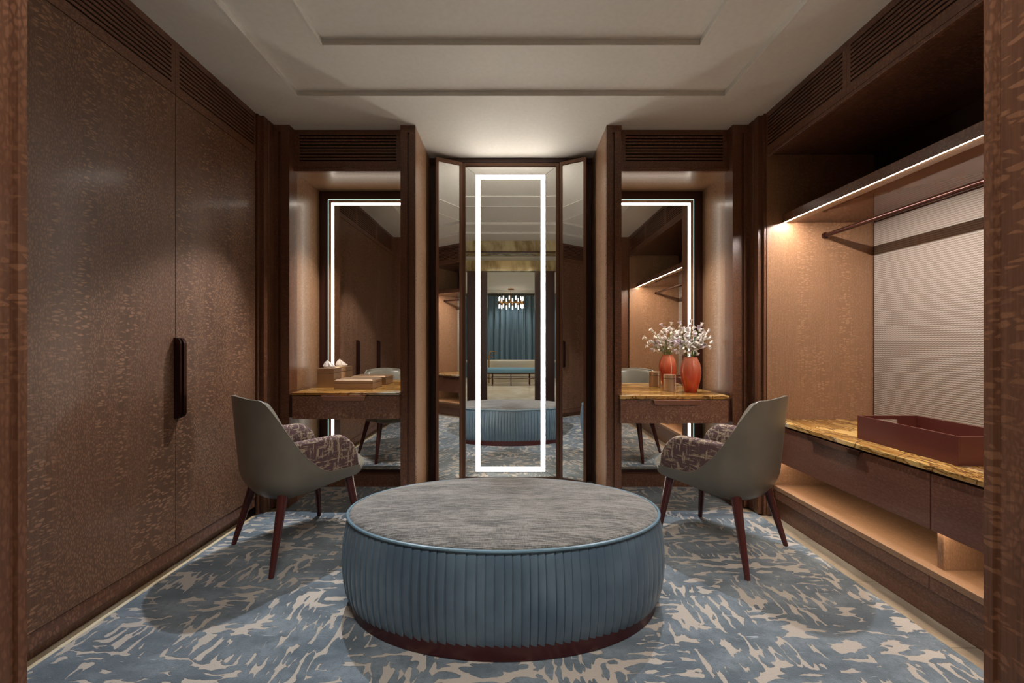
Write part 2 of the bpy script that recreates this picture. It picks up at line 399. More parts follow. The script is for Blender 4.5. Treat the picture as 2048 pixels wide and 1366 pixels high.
# ------------------------------------------------------------------ carpet and stone border
cp = MB(); cp.prism([(-1.688, .665), (1.65, .665), (1.65, 2.70), (1.548, 2.72), (1.548, 3.20), (.78, 3.20), (.78, 2.84), (.66, 2.84), (.66, 3.30), (-.66, 3.30), (-.66, 2.84), (-.78, 2.84), (-.78, 3.20), (-1.548, 3.20), (-1.548, 2.72), (-1.688, 2.70)], -.011, .003)
piece(cp, 'carpet', 'carpet', 'sculpted blue-grey carpet with beige cracks and streaks covering the dressing room floor', 'carpet', (0, 1.9, -.011))
bd = [('left', -1.742, -1.692), ('right', 1.654, 1.755)]
for side, x0, x1 in bd:
    fr = bpy.data.objects.new('trim_stone_'+side, None); COL.objects.link(fr); fr.location = ((x0+x1)/2, 1.6, -.011); struct(fr)
    y = .665
    while y < 2.64:
        y2 = min(y+.42, 2.655)
        B(x0, x1, y+.0008, y2-.0008, -.011, .001, bev=.0008).build('stone_tile', 'stone' if side == 'left' else 'stone2', fr); y = y2
struct(B(-1.55, 1.55, .60, .663, -.011, .002).build('trim_threshold', 'stone'))

# ------------------------------------------------------------------ left wardrobe
wd = thing('wardrobe', 'built-in lacewood wardrobe with tall flush doors along the left wall', 'wardrobe', (-2.05, 1.65, 0))
m = MB(); m.box(-2.395, GL-.026, Y0+.002, 2.653, .121, 2.3995); m.build('carcass', 'void', wd)
seams = [.655, 1.37, 2.02, 2.653]
for i in range(3):
    d_ = B(GL-.024, GL, seams[i]+.0012, seams[i+1]-.0012, .124, 2.3975, bev=.001).build('door', 'door', wd)
    if i > 0:
        y = seams[i]; r = .041
        def dshape(x_in, x_out, ya, yb, z0, z1):
            m = MB(); rr = .03
            zz = [(z0, 0), (z0+.004, .5), (z0+.014, .85), (z0+rr, 1), (z1-rr, 1), (z1-.014, .85), (z1-.004, .5), (z1, 0)]
            pts = []
            for z, k in zz: pts.append((x_in+(x_out-x_in)*(.25+.75*k), z))
            prof = [(x_in, z0)]+pts+[(x_in, z1)]
            va = [m.bm.verts.new((x, ya, z)) for x, z in prof]; vb = [m.bm.verts.new((x, yb, z)) for x, z in prof]
            n = len(prof); m.bm.faces.new(va); m.bm.faces.new(list(reversed(vb)))
            for q in range(n): m.bm.faces.new((va[q], vb[q], vb[(q+1) % n], va[(q+1) % n]))
            return m
        hd = dshape(GL, GL+.040, *((y+.003, y+.022) if i == 2 else (y-.022, y-.0115)), .765, 1.175).build('handle', 'handle', d_)
        tag(hd, 'dark bronze half-moon pull')
        dshape(GL, GL+.034, y-.010, y+.001, .765, 1.175).build('handle', 'handle', d_)
m = MB(); m.box(GL-.020, GL-.003, Y0+.002, 2.653, .062, .121, .001); m.build('plinth_rail', 'woody', wd)
m = MB(); m.box(-1.80, -1.744, Y0+.002, 2.653, 0, .0615); m.build('kickboard', 'woody', wd)

# ------------------------------------------------------------------ right open wardrobe
ow = thing('open_wardrobe', 'open lacewood wardrobe niche with lit shelf and hanging rail along the right wall', 'wardrobe', (2.05, 1.65, 0))
YB = .68
B(1.70, 2.41, 2.655, 2.675, 0, 2.3985).build('end_panel', 'panel', ow)
B(1.70, 2.41, YB-.02, YB, 0, 2.3985).build('end_panel', 'panel', ow)
B(2.408, 2.418, YB, 2.653, .001, .64).build('back_panel', 'panel', ow)
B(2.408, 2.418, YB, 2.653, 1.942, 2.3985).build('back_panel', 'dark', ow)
tag(B(2.400, 2.408, YB+.006, 2.643, .642, 1.939).build('wallcovering_panel', 'zig', ow), 'beige zigzag-ribbed back panel')
B(2.400, 2.408, 2.6435, 2.649, .642, 1.939).build('joint_strip', 'dark', ow)
B(1.70, 2.41, YB, 2.653, 2.3995, 2.415).build('top_board', 'woody', ow)
B(GR, GR+.02, YB, 2.653, 2.378, 2.3985, bev=.002).build('fascia_lip', 'woody', ow)
sh = B(1.80, 2.405, YB, 2.653, 1.950, 1.997, bev=.001).build('shelf', 'woody', ow)
B(1.885, 2.400, YB, 2.653, 1.9455, 1.9498).build('shelf_underside', 'gloss_under', sh)
B(1.812, 1.884, YB, 2.653, 1.9452, 1.9498).build('shelf_lip', 'panely', sh)
B(1.800, 1.8035, YB, 2.653, 1.9425, 1.9499).build('front_lip', 'woody', sh)
tag(B(1.804, 1.811, YB+.01, 2.645, 1.9438, 1.9495).build('light_strip', 'ledk', sh), 'glowing white light strip')
rail = MB().tube([(2.08, YB, 1.858), (2.08, 2.654, 1.858)], .0135, 16).build('hanging_rail', 'handle', ow, True)
for y in (YB+.004, 2.648):
    MB().tube([(2.08, y-.004, 1.858), (2.08, y+.006, 1.858)], .021, 16).build('rail_bracket', 'bronze', rail, True)
B(1.74, 2.40, YB, 2.653, .180, .207, bev=.001).build('low_shelf', 'panely', ow)
for a, b in ((YB, 1.6655), (1.6685, 2.653)):
    B(1.742, 1.76, a, b, .122, .206, bev=.0015).build('plinth_front', 'woody', ow)
B(1.757, 1.80, YB, 2.653, 0, .1205).build('kickboard', 'woody', ow)
B(1.79, 2.40, 1.655, 1.679, .2075, .372).build('partition', 'panel', ow)
# drawers with lip pulls
du = thing('drawer_unit', 'wall-hung lacewood drawer unit under the golden marble counter', 'drawers', (2.05, 1.65, .372))
B(1.775, 2.40, YB+.001, 2.652, .374, .612).build('carcass', 'dark', du)
tag(B(1.778, 1.790, YB+.01, 2.645, .3705, .3735).build('light_strip', 'ledl', du), 'warm light strip under the drawers')
for a, b in ((YB+.002, 1.6645), (1.6695, 2.651)):
    dr = B(1.748, 1.772, a, b, .370, .604, bev=.0012).build('drawer', 'drawery', du)
    c_ = (a+b)/2
    hp = MB(); hp.box(1.728, 1.750, c_-.172, c_+.172, .604, .609, .001); hp.box(1.728, 1.732, c_-.172, c_+.172, .582, .606, .001)
    hp.build('handle', 'bronze', dr)
piece(B(1.735, 2.398, YB+.001, 2.652, .617, .640, bev=.0015), 'marble_counter', 'marbley', 'golden veined marble countertop running along the right wardrobe', 'countertop', (2.05, 1.65, .617))
# lacquer tray
tr = thing('tray', 'open rectangular dark brown lacquer tray with a handle slot on the right marble counter', 'tray', (2.0, 1.885, .640))
x0, x1, y0, y1, z0, z1 = 1.840, 2.155, 1.645, 2.125, .641, .763; tw = .009
m = MB(); m.box(x0, x1, y0, y1, z0, z0+.008, .001); m.build('tray_base', 'lac', tr)
m = MB()
m.box(x0, x0+tw, y0, y1, z0+.0082, z1, .001); m.build('long_side', 'lac', tr)
m = MB(); m.box(x1-tw, x1, y0, y1, z0+.0082, z1, .001); m.build('long_side', 'lac', tr)
for ya in (y0, y1-tw):
    m = MB(); a, b = x0+tw+.0003, x1-tw-.0003; h0, h1 = 1.945, 2.05
    m.box(a, h0, ya, ya+tw, z0+.0082, z1-.0005); m.box(h1, b, ya, ya+tw, z0+.0082, z1-.0005)
    m.box(h0, h1, ya, ya+tw, z0+.0082, .708); m.box(h0, h1, ya, ya+tw, .744, z1-.0005)
    m.build('short_side', 'lac', tr)

# ------------------------------------------------------------------ vanities
def vanity(s, X0, X1, yf, zt, th, zd, label, hx0, hx1):
    v = thing('vanity_desk', label, 'vanity', (s*1.14, 2.98, zd), 'wall-hung vanity desks in the alcoves')
    B(s*.778, s*1.548, yf+.045, 3.20, zd+.004, zt-th-.001).build('carcass', 'dark', v)
    B(s*X0, s*X1, yf, 3.20, zt-th, zt, bev=.0015).build('marble_top', 'marblex', v)
    d = B(s*(X0+.003), s*(X1-.002), yf+.006, yf+.044, zd, zt-th-.006, bev=.0012).build('drawer', 'drawer', v)
    m = MB(); zt2 = zt-th-.004
    m.box(s*hx0, s*hx1, yf-.014, yf+.008, zt2-.004, zt2, .0008)
    a, b = sorted((s*hx0, s*hx1))
    q = [(a, yf-.014, zt2-.002), (b, yf-.014, zt2-.002), (b-.014, yf-.003, zt2-.034), (a+.014, yf-.003, zt2-.034)]
    r_ = [(x, y+.004, z) for x, y, z in q]; m.rings([q, r_])
    m.build('handle', 'copper', d)
    return v
vanity(-1, .772, 1.512, 2.753, .805, .018, .622, 'lacewood vanity desk with golden marble top in the left alcove, tissue box on it', .997, 1.303)
vanity(1, .758, 1.512, 2.770, .780, .024, .589, 'lacewood vanity desk with golden marble top in the right alcove, red vase on it', .984, 1.312)
def frame_pieces(x0, x1, z0, z1, w_, y0, y1):
    return [(x0, x0+w_, y0, y1, z0, z1), (x1-w_, x1, y0, y1, z0, z1), (x0+w_, x1-w_, y0, y1, z1-w_, z1), (x0+w_, x1-w_, y0, y1, z0, z0+w_)]
def vmirror(s, label):
    v = thing('vanity_mirror', label, 'mirror', (s*1.15, 3.22, .13), 'tall vanity mirrors with a glowing border')
    X0, X1 = sorted((s*.80, s*1.468)); z0, z1 = .131, 2.298; yg = 3.210
    B(X0+.012, X1-.012, yg+.004, 3.2345, z0+.012, z1-.012).build('backing', 'dark', v)
    L0, L1 = X0+.027, X1-.027; zl0, zl1 = z0-.05, z1-.027; wl = .021
    m = MB()
    m.box(X0+.004, L0, yg, yg+.004, z0, z1-.004); m.box(L1, X1-.004, yg, yg+.004, z0, z1-.004); m.box(L0, L1, yg, yg+.004, zl1, z1-.004)
    m.box(L0+wl, L1-wl, yg, yg+.004, z0, zl1-wl)
    g = m.build('glass', 'vmirror', v)
    m = MB(); m.box(L0, L0+wl, yg, yg+.003, z0, zl1); m.box(L1-wl, L1, yg, yg+.003, z0, zl1); m.box(L0+wl, L1-wl, yg, yg+.003, zl1-wl, zl1)
    tag(m.build('light_band', 'leds', v), 'warm white glowing border')
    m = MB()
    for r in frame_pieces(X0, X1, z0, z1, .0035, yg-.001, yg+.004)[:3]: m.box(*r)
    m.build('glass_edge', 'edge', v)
vmirror(-1, 'tall tinted mirror with glowing border behind the left vanity desk')
vmirror(1, 'tall tinted mirror with glowing border behind the right vanity desk')

# ------------------------------------------------------------------ three-leaf dressing mirror
tm = thing('dressing_mirror', 'full-height three-leaf dressing mirror with a glowing rectangular band in the central niche', 'mirror', (0, 3.3, 0))
YM = 3.312; zT = 2.632
m = MB()
for r in frame_pieces(-.402, .398, .01, zT, .026, YM-.012, YM+.012): m.box(*r, bev=.001)
m.build('centre_frame', 'frame', tm)
gx = -.002
def ring_quads(m, o, i, yo, yi):
    (ox0, ox1, oz0, oz1), (ix0, ix1, iz0, iz1) = o, i
    P = [(ox0, yo, oz0), (ox1, yo, oz0), (ox1, yo, oz1), (ox0, yo, oz1)]; Q = [(ix0, yi, iz0), (ix1, yi, iz0), (ix1, yi, iz1), (ix0, yi, iz1)]
    return P, Q
P, Q = ring_quads(None, (-.376, .372, .036, 2.606), (-.2955, .2885, .078, 2.5425), YM-.0004, YM)
for k in range(4):
    j = (k+1) % 4; m = MB()
    a, b, c, d = [Vector(v) for v in (P[k], P[j], Q[j], Q[k])]
    cen = (a+b+c+d)/4
    # hairline mitre gaps
    g_ = .0012
    ab = (b-a).normalized()*g_
    ring1 = [tuple(v) for v in (a+ab, b-ab, c-ab, d+ab)]; ring2 = [(x, y+.006, z) for x, y, z in ring1]
    m.rings([ring1, ring2]); m.build('bevelled_glass', 'mirror', tm)
B(-.376, .372, YM+.007, YM+.010, .036, 2.606).build('backing', 'dark', tm)
m = MB()
for r in frame_pieces(-.2955, .2885, .078, 2.5425, .0045, YM-.004, YM+.004): m.box(*r)
m.build('inner_trim', 'bronze', tm)
m = MB()
for r in frame_pieces(-.2905, .2835, .083, 2.5375, .036, YM-.001, YM+.004): m.box(*r)
tag(m.build('light_band', 'led', tm), 'bright white glowing band')
B(-.2540, .2470, YM-.001, YM+.004, .1195, 2.501).build('centre_glass', 'mirror', tm)
def wing(s):
    ax, ay = s*.404, 3.300; bx_, by_ = s*.602, 3.1965
    d = Vector((bx_-ax, by_-ay, 0)); L = d.length; d.normalize(); n = Vector((d.y, -d.x, 0))*(1 if s > 0 else -1)
    if n.y > 0: n = -n
    def q(u0, u1, z0, z1, e0, e1):
        A = Vector((ax, ay, 0))
        pts = [A+d*u0+n*e0, A+d*u1+n*e0, A+d*u1+n*e1, A+d*u0+n*e1]
        return [(p_.x, p_.y) for p_ in pts], z0, z1
    root = MB()
    for u0, u1, z0, z1 in ((0, .022, .01, zT), (L-.022, L, .01, zT), (.022, L-.022, zT-.026, zT), (.022, L-.022, .01, .036)):
        root.prism(*q(u0, u1, z0, z1, -.012, .010))
    w_ = root.build('wing_frame', 'frame', tm)
    MB().prism(*q(.0225, L-.0225, .0365, zT-.0265, -.008, .002)).build('wing_glass', 'mirror', w_)
    MB().prism(*q(.002, L-.002, .012, zT-.002, -.022, -.0122)).build('wing_backing', 'dark', w_)
wing(-1); wing(1)

# ------------------------------------------------------------------ ottoman
OX, OY = -.033, 1.82
ot = thing('ottoman', 'large oval ottoman with grey slub top and pleated blue leather side', 'ottoman', (OX, OY, 0))
def ell(a, b, z, n=128, f=None): return [(OX+a*cos(2*pi*i/n), OY+b*sin(2*pi*i/n), z) for i in range(n)]
MB().rings([ell(.672, .382, .004), ell(.677, .388, .006), ell(.677, .388, .062)]).build('plinth', 'base', ot, 30)
NP, SUB = 104, 13
rnd = [random.uniform(-.18, .18) for _ in range(NP)]; dep = [random.uniform(.7, 1.25) for _ in range(NP)]; slant = [random.uniform(-.12, .12) for _ in range(NP)]
# equal arc-length pleats round the oval
N = NP*SUB; A, Bq = .690, .385
tt = [2*pi*i/4000 for i in range(4001)]; arc = [0]
for i in range(4000):
    p1 = (A*cos(tt[i]), Bq*sin(tt[i])); p2 = (A*cos(tt[i+1]), Bq*sin(tt[i+1])); arc.append(arc[-1]+math.dist(p1, p2))
def ang(s_):
    s_ = (s_ % 1)*arc[-1]; lo, hi = 0, 4000
    while hi-lo > 1:
        mid = (lo+hi)//2
        if arc[mid] <= s_: lo = mid
        else: hi = mid
    return tt[lo]+(tt[hi]-tt[lo])*(s_-arc[lo])/(arc[hi]-arc[lo])
rings = []; ROWS = 22
edges_ = [0.0]
for k in range(NP): edges_.append(edges_[-1]+1+rnd[k])
tot = edges_[-1]
for r in range(ROWS+1):
    f = r/ROWS; z = .044+f*(.392-.044)
    bul = .020*(1-(2*f-1.0)**2)**.8-(.004*max(0, (.12-f)/.12))
    row = []
    for k in range(NP):
        for q in range(SUB):
            u = q/SUB
            s_ = (edges_[k]+(edges_[k+1]-edges_[k])*(u+slant[k]*(f-.5)*sin(pi*u)))/tot
            th = ang(s_); nx, ny = cos(th)/A, sin(th)/Bq; l_ = math.hypot(nx, ny); nx, ny = nx/l_, ny/l_
            amp = .0115*dep[k]*(.35+.65*sin(pi*min(1, max(0, .08+.84*f))))
            saw = (.25+.75*u**.8 if u < .84 else (.9*(1-(u-.84)/.08) if u < .92 else -.25+.5*(u-.92)/.08))
            puff = .25*sin(pi*u)*sin(pi*f)
            o_ = bul+amp*(saw-.55+puff)
            row.append((OX+A*cos(th)+nx*o_, OY+Bq*sin(th)+ny*o_, z))
    rings.append(row)
MB().rings(rings, cap0=True, cap1=True).build('pleated_side', 'pleat', ot, 50)
n = 128; pr = MB()
pip = []
for i in range(n):
    th = 2*pi*i/n; nx, ny = cos(th)/A, sin(th)/Bq; l_ = math.hypot(nx, ny); nx, ny = nx/l_, ny/l_
    pip.append((OX+A*cos(th)+nx*.003, OY+Bq*sin(th)+ny*.003, nx, ny))
vs = [[(x+nx*.0065*cos(a), y+ny*.0065*cos(a), .400+.0065*sin(a)) for x, y, nx, ny in pip] for a in [2*pi*k/8 for k in range(8)]]
bmv = [[pr.bm.verts.new(c) for c in r] for r in vs]
for a in range(8):
    for i in range(n): pr.bm.faces.new((bmv[a][i], bmv[a][(i+1) % n], bmv[(a+1) % 8][(i+1) % n], bmv[(a+1) % 8][i]))
pr.build('piping', 'leatherb', ot, True)
rg = []
for k in range(15):
    f = k/14; sc = cos(f*pi/2) if k < 14 else .02
    rg.append(ell((A-.001)*max(sc, .02), (Bq-.001)*max(sc, .02), .394+.040*sin(f*pi/2)**.62 if k else .392))
MB().rings(rg).build('seat_pad', 'slub', ot, 60)

# ------------------------------------------------------------------ chairs
def smooth(a, b, x):
    x = min(1, max(0, (x-a)/(b-a))); return x*x*(3-2*x)
def make_chair(label, loc, rz):
    c = thing('tub_chair', label, 'chair', (0, 0, 0), 'leather tub chairs at the vanities')
    HW = .280
    def plan(t):        # t: -1..1 round the tub, 0 = middle of the back
        a = abs(t); sg = 1 if t >= 0 else -1
        if a < .6:
            ph = a/.6*pi/2; x = HW*sin(ph)**.82; y = -.055-.215*max(0, cos(ph))**.82
        else:
            k = (a-.6)/.4; x = HW-.012*k*k; y = -.055+.285*k
        return sg*x, y
    def bw(t): return max(0.0, cos(min(abs(t)/.72, 1)*pi/2))
    def ztop(t):
        a = abs(t); return .870-.012*smooth(0, .25, a)-.410*smooth(.26, .76, a)**.8-.004*smooth(.7, 1, a)
    def surf(t, z, off=0.0):
        x, y = plan(t)
        e = .004; x1_, y1_ = plan(min(1, t+e)); x0_, y0_ = plan(max(-1, t-e))
        tx, ty = x1_-x0_, y1_-y0_; l_ = math.hypot(tx, ty) or 1; nx, ny = -ty/l_, tx/l_    # inward normal
        if nx*x+(ny)*(y+.0) > 0: nx, ny = -nx, -ny
        x += nx*off; y += ny*off
        if z < .47:
            k = (.47-z)/.13; sc = 1-.20*k**2.2; x *= sc; y = .02+(y-.02)*sc
        if z > .42:
            y -= (z-.42)*.10*bw(t); x *= 1-.25*max(0, z-.48)*bw(t)
        return x, y, z
    nt, nz = 72, 16
    ts = [-1+2*i/nt for i in range(nt+1)]
    def zbot(t): return .345+.045*smooth(.35, 1, abs(t))
    # leather shell with thickness
    outer = [[surf(t, zbot(t)+(ztop(t)-zbot(t))*(r/nz)) for t in ts] for r in range(nz+1)]
    inner = [[surf(t, zbot(t)+(ztop(t)-zbot(t))*(r/nz), .016) for t in ts] for r in range(nz+1)]
    m = MB()
    rims = [[surf(t, ztop(t)+.004, .008) for t in ts]]
    allr = outer+rims+list(reversed(inner))
    vs = [[m.bm.verts.new(p_) for p_ in r] for r in allr]; n_ = len(vs)
    for a in range(n_):
        b = (a+1) % n_
        for i in range(nt): m.bm.faces.new((vs[a][i], vs[a][i+1], vs[b][i+1], vs[b][i]))
    m.bm.faces.new([r[0] for r in vs]); m.bm.faces.new([r[-1] for r in reversed(vs)])
    shell = m.build('shell', 'leather', c, 60)
    # underside pan
    m = MB(); m.rings([[surf(t, zbot(t)+.004) for t in ts], [(surf(t, zbot(t))[0]*.7, surf(t, zbot(t))[1]*.7, .337+.02*abs(t)) for t in ts]], cap0=True, cap1=True)
    m.build('seat_pan', 'leather', c, 60)
    # stitched welt just inside the rim
    m = MB(); m.tube([surf(t, ztop(t)+.002, .001) for t in ts], .0022, 6); m.build('stitched_welt', 'leather', shell, True)
    # woven inner upholstery (back and arms)
    def arm(t):
        u = max(0, min(1, (abs(t)-.79)/.195))
        return .640-.012*smooth(.60, .3, abs(t))-.175*(1-sqrt(1-u*u))
    def pad(lo, hi, name, mat, lab=None):
        cols = []; nn = 40
        for q in range(nn+1):
            t = lo+(hi-lo)*q/nn
            zt = max(arm(t), ztop(t)-.010) if mat == 'weave' else ztop(t)-.010
            z0 = .42; th = .052*(.35+.65*smooth(1.0, .93, abs(t)))
            cols.append([surf(t, z0, .004), surf(t, (z0+zt)/2, .002), surf(t, zt-.022, .003), surf(t, zt-.006, .010), surf(t, zt, .010+th*.35), surf(t, zt-.003, .010+th*.7), surf(t, zt-.02, .010+th), surf(t, (z0+zt)/2, .014+th), surf(t, z0, .012+th)])
        m = MB(); m.rings(cols, cap0=True, cap1=True)
        return tag(m.build(name, mat, c, 60), lab)
    pad(-.985, -.40, 'armrest', 'weave', 'brown and cream crosshatched woven armrest')
    pad(.40, .985, 'armrest', 'weave', 'brown and cream crosshatched woven armrest')
    pad(-.397, .397, 'back_pad', 'leather')
    # seat cushion
    def se(a, b, cy, z, n=64, ex=3.2):
        o = []
        for i in range(n):
            th = 2*pi*i/n; k = (abs(cos(th))**ex+abs(sin(th))**ex)**(-1/ex)
            o.append((a*k*cos(th), cy+b*k*sin(th), z))
        return o
    m = MB(); m.rings([se(.225, .235, .045, .375), se(.254, .264, .052, .386), se(.263, .276, .056, .42), se(.261, .273, .056, .446), se(.250, .262, .052, .464), se(.20, .21, .04, .474), se(.10, .10, .03, .478)])
    m.build('seat', 'leather', c, 60)
    for sx in (-1, 1):
        for (fx, fy, tx, ty) in ((.262, -.243, .185, -.155), (.262, .243, .20, .19)):
            m = MB(); zt_ = .385
            m.tube([(sx*fx, fy, .004), (sx*(fx*.5+tx*.5), (fy+ty)/2, zt_*.5+.002), (sx*tx, ty, zt_)], [.0125, .0190, .0260], 16)
            m.build('leg', 'leg', c, 60)
    c.location = loc; c.rotation_euler = (0, 0, rz); return c
ch1 = make_chair('grey-green leather tub chair with woven arms at the left vanity', (-1.22, 2.30, 0), -radians(38.7))
def copy_tree(o, parent=None):
    n_ = o.copy(); COL.objects.link(n_); n_.parent = parent
    for k in [x for x in bpy.data.objects if x.parent == o]: copy_tree(k, n_)
    return n_
ch2 = copy_tree(ch1); ch2.location = (1.195, 2.285, 0); ch2.rotation_euler = (0, 0, radians(38.7))
ch2['label'] = 'grey-green leather tub chair with woven arms at the right vanity'

# ------------------------------------------------------------------ things on the left vanity
ZL = .8052
tb = thing('tissue_box', 'champagne tissue box with white tissue poking out on the left vanity', 'tissue box', (-1.407, 3.10, ZL))
B(-1.472, -1.342, 3.035, 3.165, ZL, ZL+.110, bev=.002).build('box', 'gold', tb)
lid = MB().box(-1.472, -1.342, 3.035, 3.165, ZL+.1125, ZL+.148, .002).build('lid', 'gold', tb)
m = MB(); n = 16
def trg(ax, ay, cx, z, wob, dz=0):
    z = ZL+.1482+(z-ZL-.1482)*1.15
    return [(-1.407+cx+1.1*ax*cos(2*pi*i/n), 3.10+1.2*ay*sin(2*pi*i/n)*(1+wob*(1 if i % 2 else -1)), z+dz*cos(2*pi*i/n)) for i in range(n)]
m.rings([trg(.034, .014, 0, ZL+.1482, 0), trg(.046, .018, .0, ZL+.160, .2, -.003), trg(.030, .012, -.006, ZL+.178, .35, -.006), trg(.012, .004, -.012, ZL+.192, .3, -.003), trg(.002, .001, -.014, ZL+.199, 0)])
m.build('tissue', 'tissue', tb)
kb = thing('keepsake_box', 'low wide champagne lacquer box with sloping lid edges on the left vanity', 'box', (-1.165, 3.055, ZL))
kx0, kx1, ky0, ky1 = -1.308, -1.02, 2.955, 3.16
B(kx0, kx1, ky0, ky1, ZL, ZL+.044, bev=.002).build('box', 'gold', kb)
def rr(x0, x1, y0, y1, z): return [(x0, y0, z), (x1, y0, z), (x1, y1, z), (x0, y1, z)]
m = MB(); m.rings([rr(kx0, kx1, ky0, ky1, ZL+.046), rr(kx0, kx1, ky0, ky1, ZL+.062), rr(kx0+.016, kx1-.016, ky0+.016, ky1-.016, ZL+.072)])
ld = m.build('lid', 'gold', kb)
B(-1.19, -1.14, ky0-.004, ky0+.002, ZL+.045, ZL+.049).build('lid_lip', 'gold', ld)

# ------------------------------------------------------------------ things on the right vanity
ZR = .7802
jr = thing('lidded_jar', 'small cylindrical champagne metal jar with lid on the right vanity', 'jar', (1.21, 3.055, ZR))
MB().lathe(1.21, 3.055, [(.043, ZR), (.0455, ZR+.003), (.0455, ZR+.094)], 40).build('body', 'gold', jr, 30)
MB().lathe(1.21, 3.055, [(.043, ZR+.0945), (.043, ZR+.0975)], 40).build('neck', 'bronze', jr, 30)
MB().lathe(1.21, 3.055, [(.0455, ZR+.098), (.0455, ZR+.122), (.043, ZR+.125)], 40).build('lid', 'gold', jr, 30)
VX, VY = 1.343, 2.99
vs_ = MB(); prof = [(.040, 0), (.044, .003), (.054, .04), (.066, .09), (.0725, .14), (.072, .175), (.064, .215), (.050, .245), (.046, .256), (.0475, .262), (.044, .262), (.043, .25), (.058, .20), (.064, .15), (.05, .05), (.03, .01)]
vs_.lathe(VX, VY, [(r, ZR+z) for r, z in prof], 48)
piece(vs_, 'vase', 'coral', 'glossy coral-red ceramic vase holding white bellflowers on the right vanity', 'vase', (VX, VY, ZR), smooth=60)
# bellflowers
def bell_mesh(mat):
    m = MB(); n = 10
    prof = [(.0022, 0), (.0065, .003), (.0080, .010), (.0085, .018), (.0125, .026)]
    rings = []
    for k, (r, z) in enumerate(prof):
        rings.append([((r*(1+(.30 if (i % 2 == 0 and k == 4) else 0)))*cos(2*pi*i/n), (r*(1+(.30 if (i % 2 == 0 and k == 4) else 0)))*sin(2*pi*i/n), z-(.003 if (i % 2 and k == 4) else 0)) for i in range(n)])
    m.rings(rings, cap0=True, cap1=False); bmesh.ops.recalc_face_normals(m.bm, faces=m.bm.faces)
    me = bpy.data.meshes.new('blossom'); m.bm.to_mesh(me); m.bm.free(); me.materials.append(M[mat]); return me
bells = [bell_mesh('petal'), bell_mesh('petal'), bell_mesh('petal'), bell_mesh('lilac')]
def leaf_mesh():
    m = MB(); m.rings([[(-.0008, 0, 0), (.0008, 0, 0), (.0008, 0, .0006), (-.0008, 0, .0006)], [(-.005, .012, .003), (.005, .012, .003), (.005, .012, .0036), (-.005, .012, .0036)], [(-.004, .024, .003), (.004, .024, .003), (.004, .024, .0036), (-.004, .024, .0036)], [(-.0004, .036, 0), (.0004, .036, 0), (.0004, .036, .0006), (-.0004, .036, .0006)]])
    me = bpy.data.meshes.new('leaf'); m.bm.to_mesh(me); m.bm.free(); me.materials.append(M['green']); return me
leafm = leaf_mesh()
rf = random.Random(11)
ORD = ['leftmost of all', 'second from the left', 'third from the left', 'fourth from the left', 'fifth from the left', 'sixth from the left', 'seventh from the left', 'in the very middle',
       'just right of the middle', 'sixth from the right', 'fifth from the right', 'fourth from the right', 'third from the right', 'second from the right', 'rightmost of all']
tips = [(-.175, .0, .165), (-.13, .02, .235), (-.085, -.03, .205), (-.06, .03, .285), (-.015, -.02, .255), (.015, .03, .30), (.04, -.03, .235), (.085, .02, .275), (.115, -.01, .215), (.14, .01, .12), (-.10, -.05, .13), (.06, -.05, .14), (-.145, -.03, .085), (.0, -.06, .17), (.105, -.04, .155)]
for i, (dx, dy, dz) in enumerate(tips):
    dz *= .80; base = Vector((VX+rf.uniform(-.012, .012), VY+rf.uniform(-.012, .012), ZR+.02))
    neck = Vector((VX+dx*.16, VY+dy*.3, ZR+.262)); tip = Vector((VX+dx*.95, VY+dy, ZR+.262+dz)); midp = (neck+tip)/2+Vector((-dx*.12, 0, .02))
    rk = sorted(range(len(tips)), key=lambda q: tips[q][0]).index(i)
    how = 'tall' if dz > .19 else ('low drooping' if dz < .115 else 'mid-height')
    fs_ = thing('bellflower_stem', how+' white bellflower stem in the red vase, its tip '+ORD[rk], 'flower', tuple(base), 'white bellflower stems in the red vase')
    MB().tube([base, neck, midp, tip], [.0018, .0018, .0015, .001], 6).build('stem', 'green', fs_, True)
    def onstem(f):
        return neck.lerp(midp, f*2) if f < .5 else midp.lerp(tip, f*2-1)
    nb = rf.choice((5, 6, 7))
    for b in range(nb):
        f = .35+.65*b/(nb-1); p0 = onstem(f)
        d = Vector((rf.uniform(-1, 1)+dx*2, rf.uniform(-1.1, .5), rf.uniform(-.7, .55))).normalized()
        if b == nb-1: d = (tip-midp).normalized()
        p1 = p0+d*.014
        me = bells[rf.randrange(4)] if rf.random() < .8 else bells[0]
        bo = bpy.data.objects.new('blossom', me); COL.objects.link(bo); bo.parent = fs_
        bo.location = p1-base; bo.rotation_euler = d.to_track_quat('Z', 'Y').to_euler(); s2 = rf.uniform(.95, 1.35); bo.scale = (s2, s2, s2)
        MB().tube([p0, p1+d*.002], [.0009, .0016], 5).build('flower_stalk', 'green', fs_)
    for b in range(4):
        p0 = onstem(.05+.2*b); lo = bpy.data.objects.new('leaf', leafm); COL.objects.link(lo); lo.parent = fs_
        lo.location = p0-base; lo.rotation_euler = (rf.uniform(-.2, .8), 0, rf.uniform(0, 6.28))

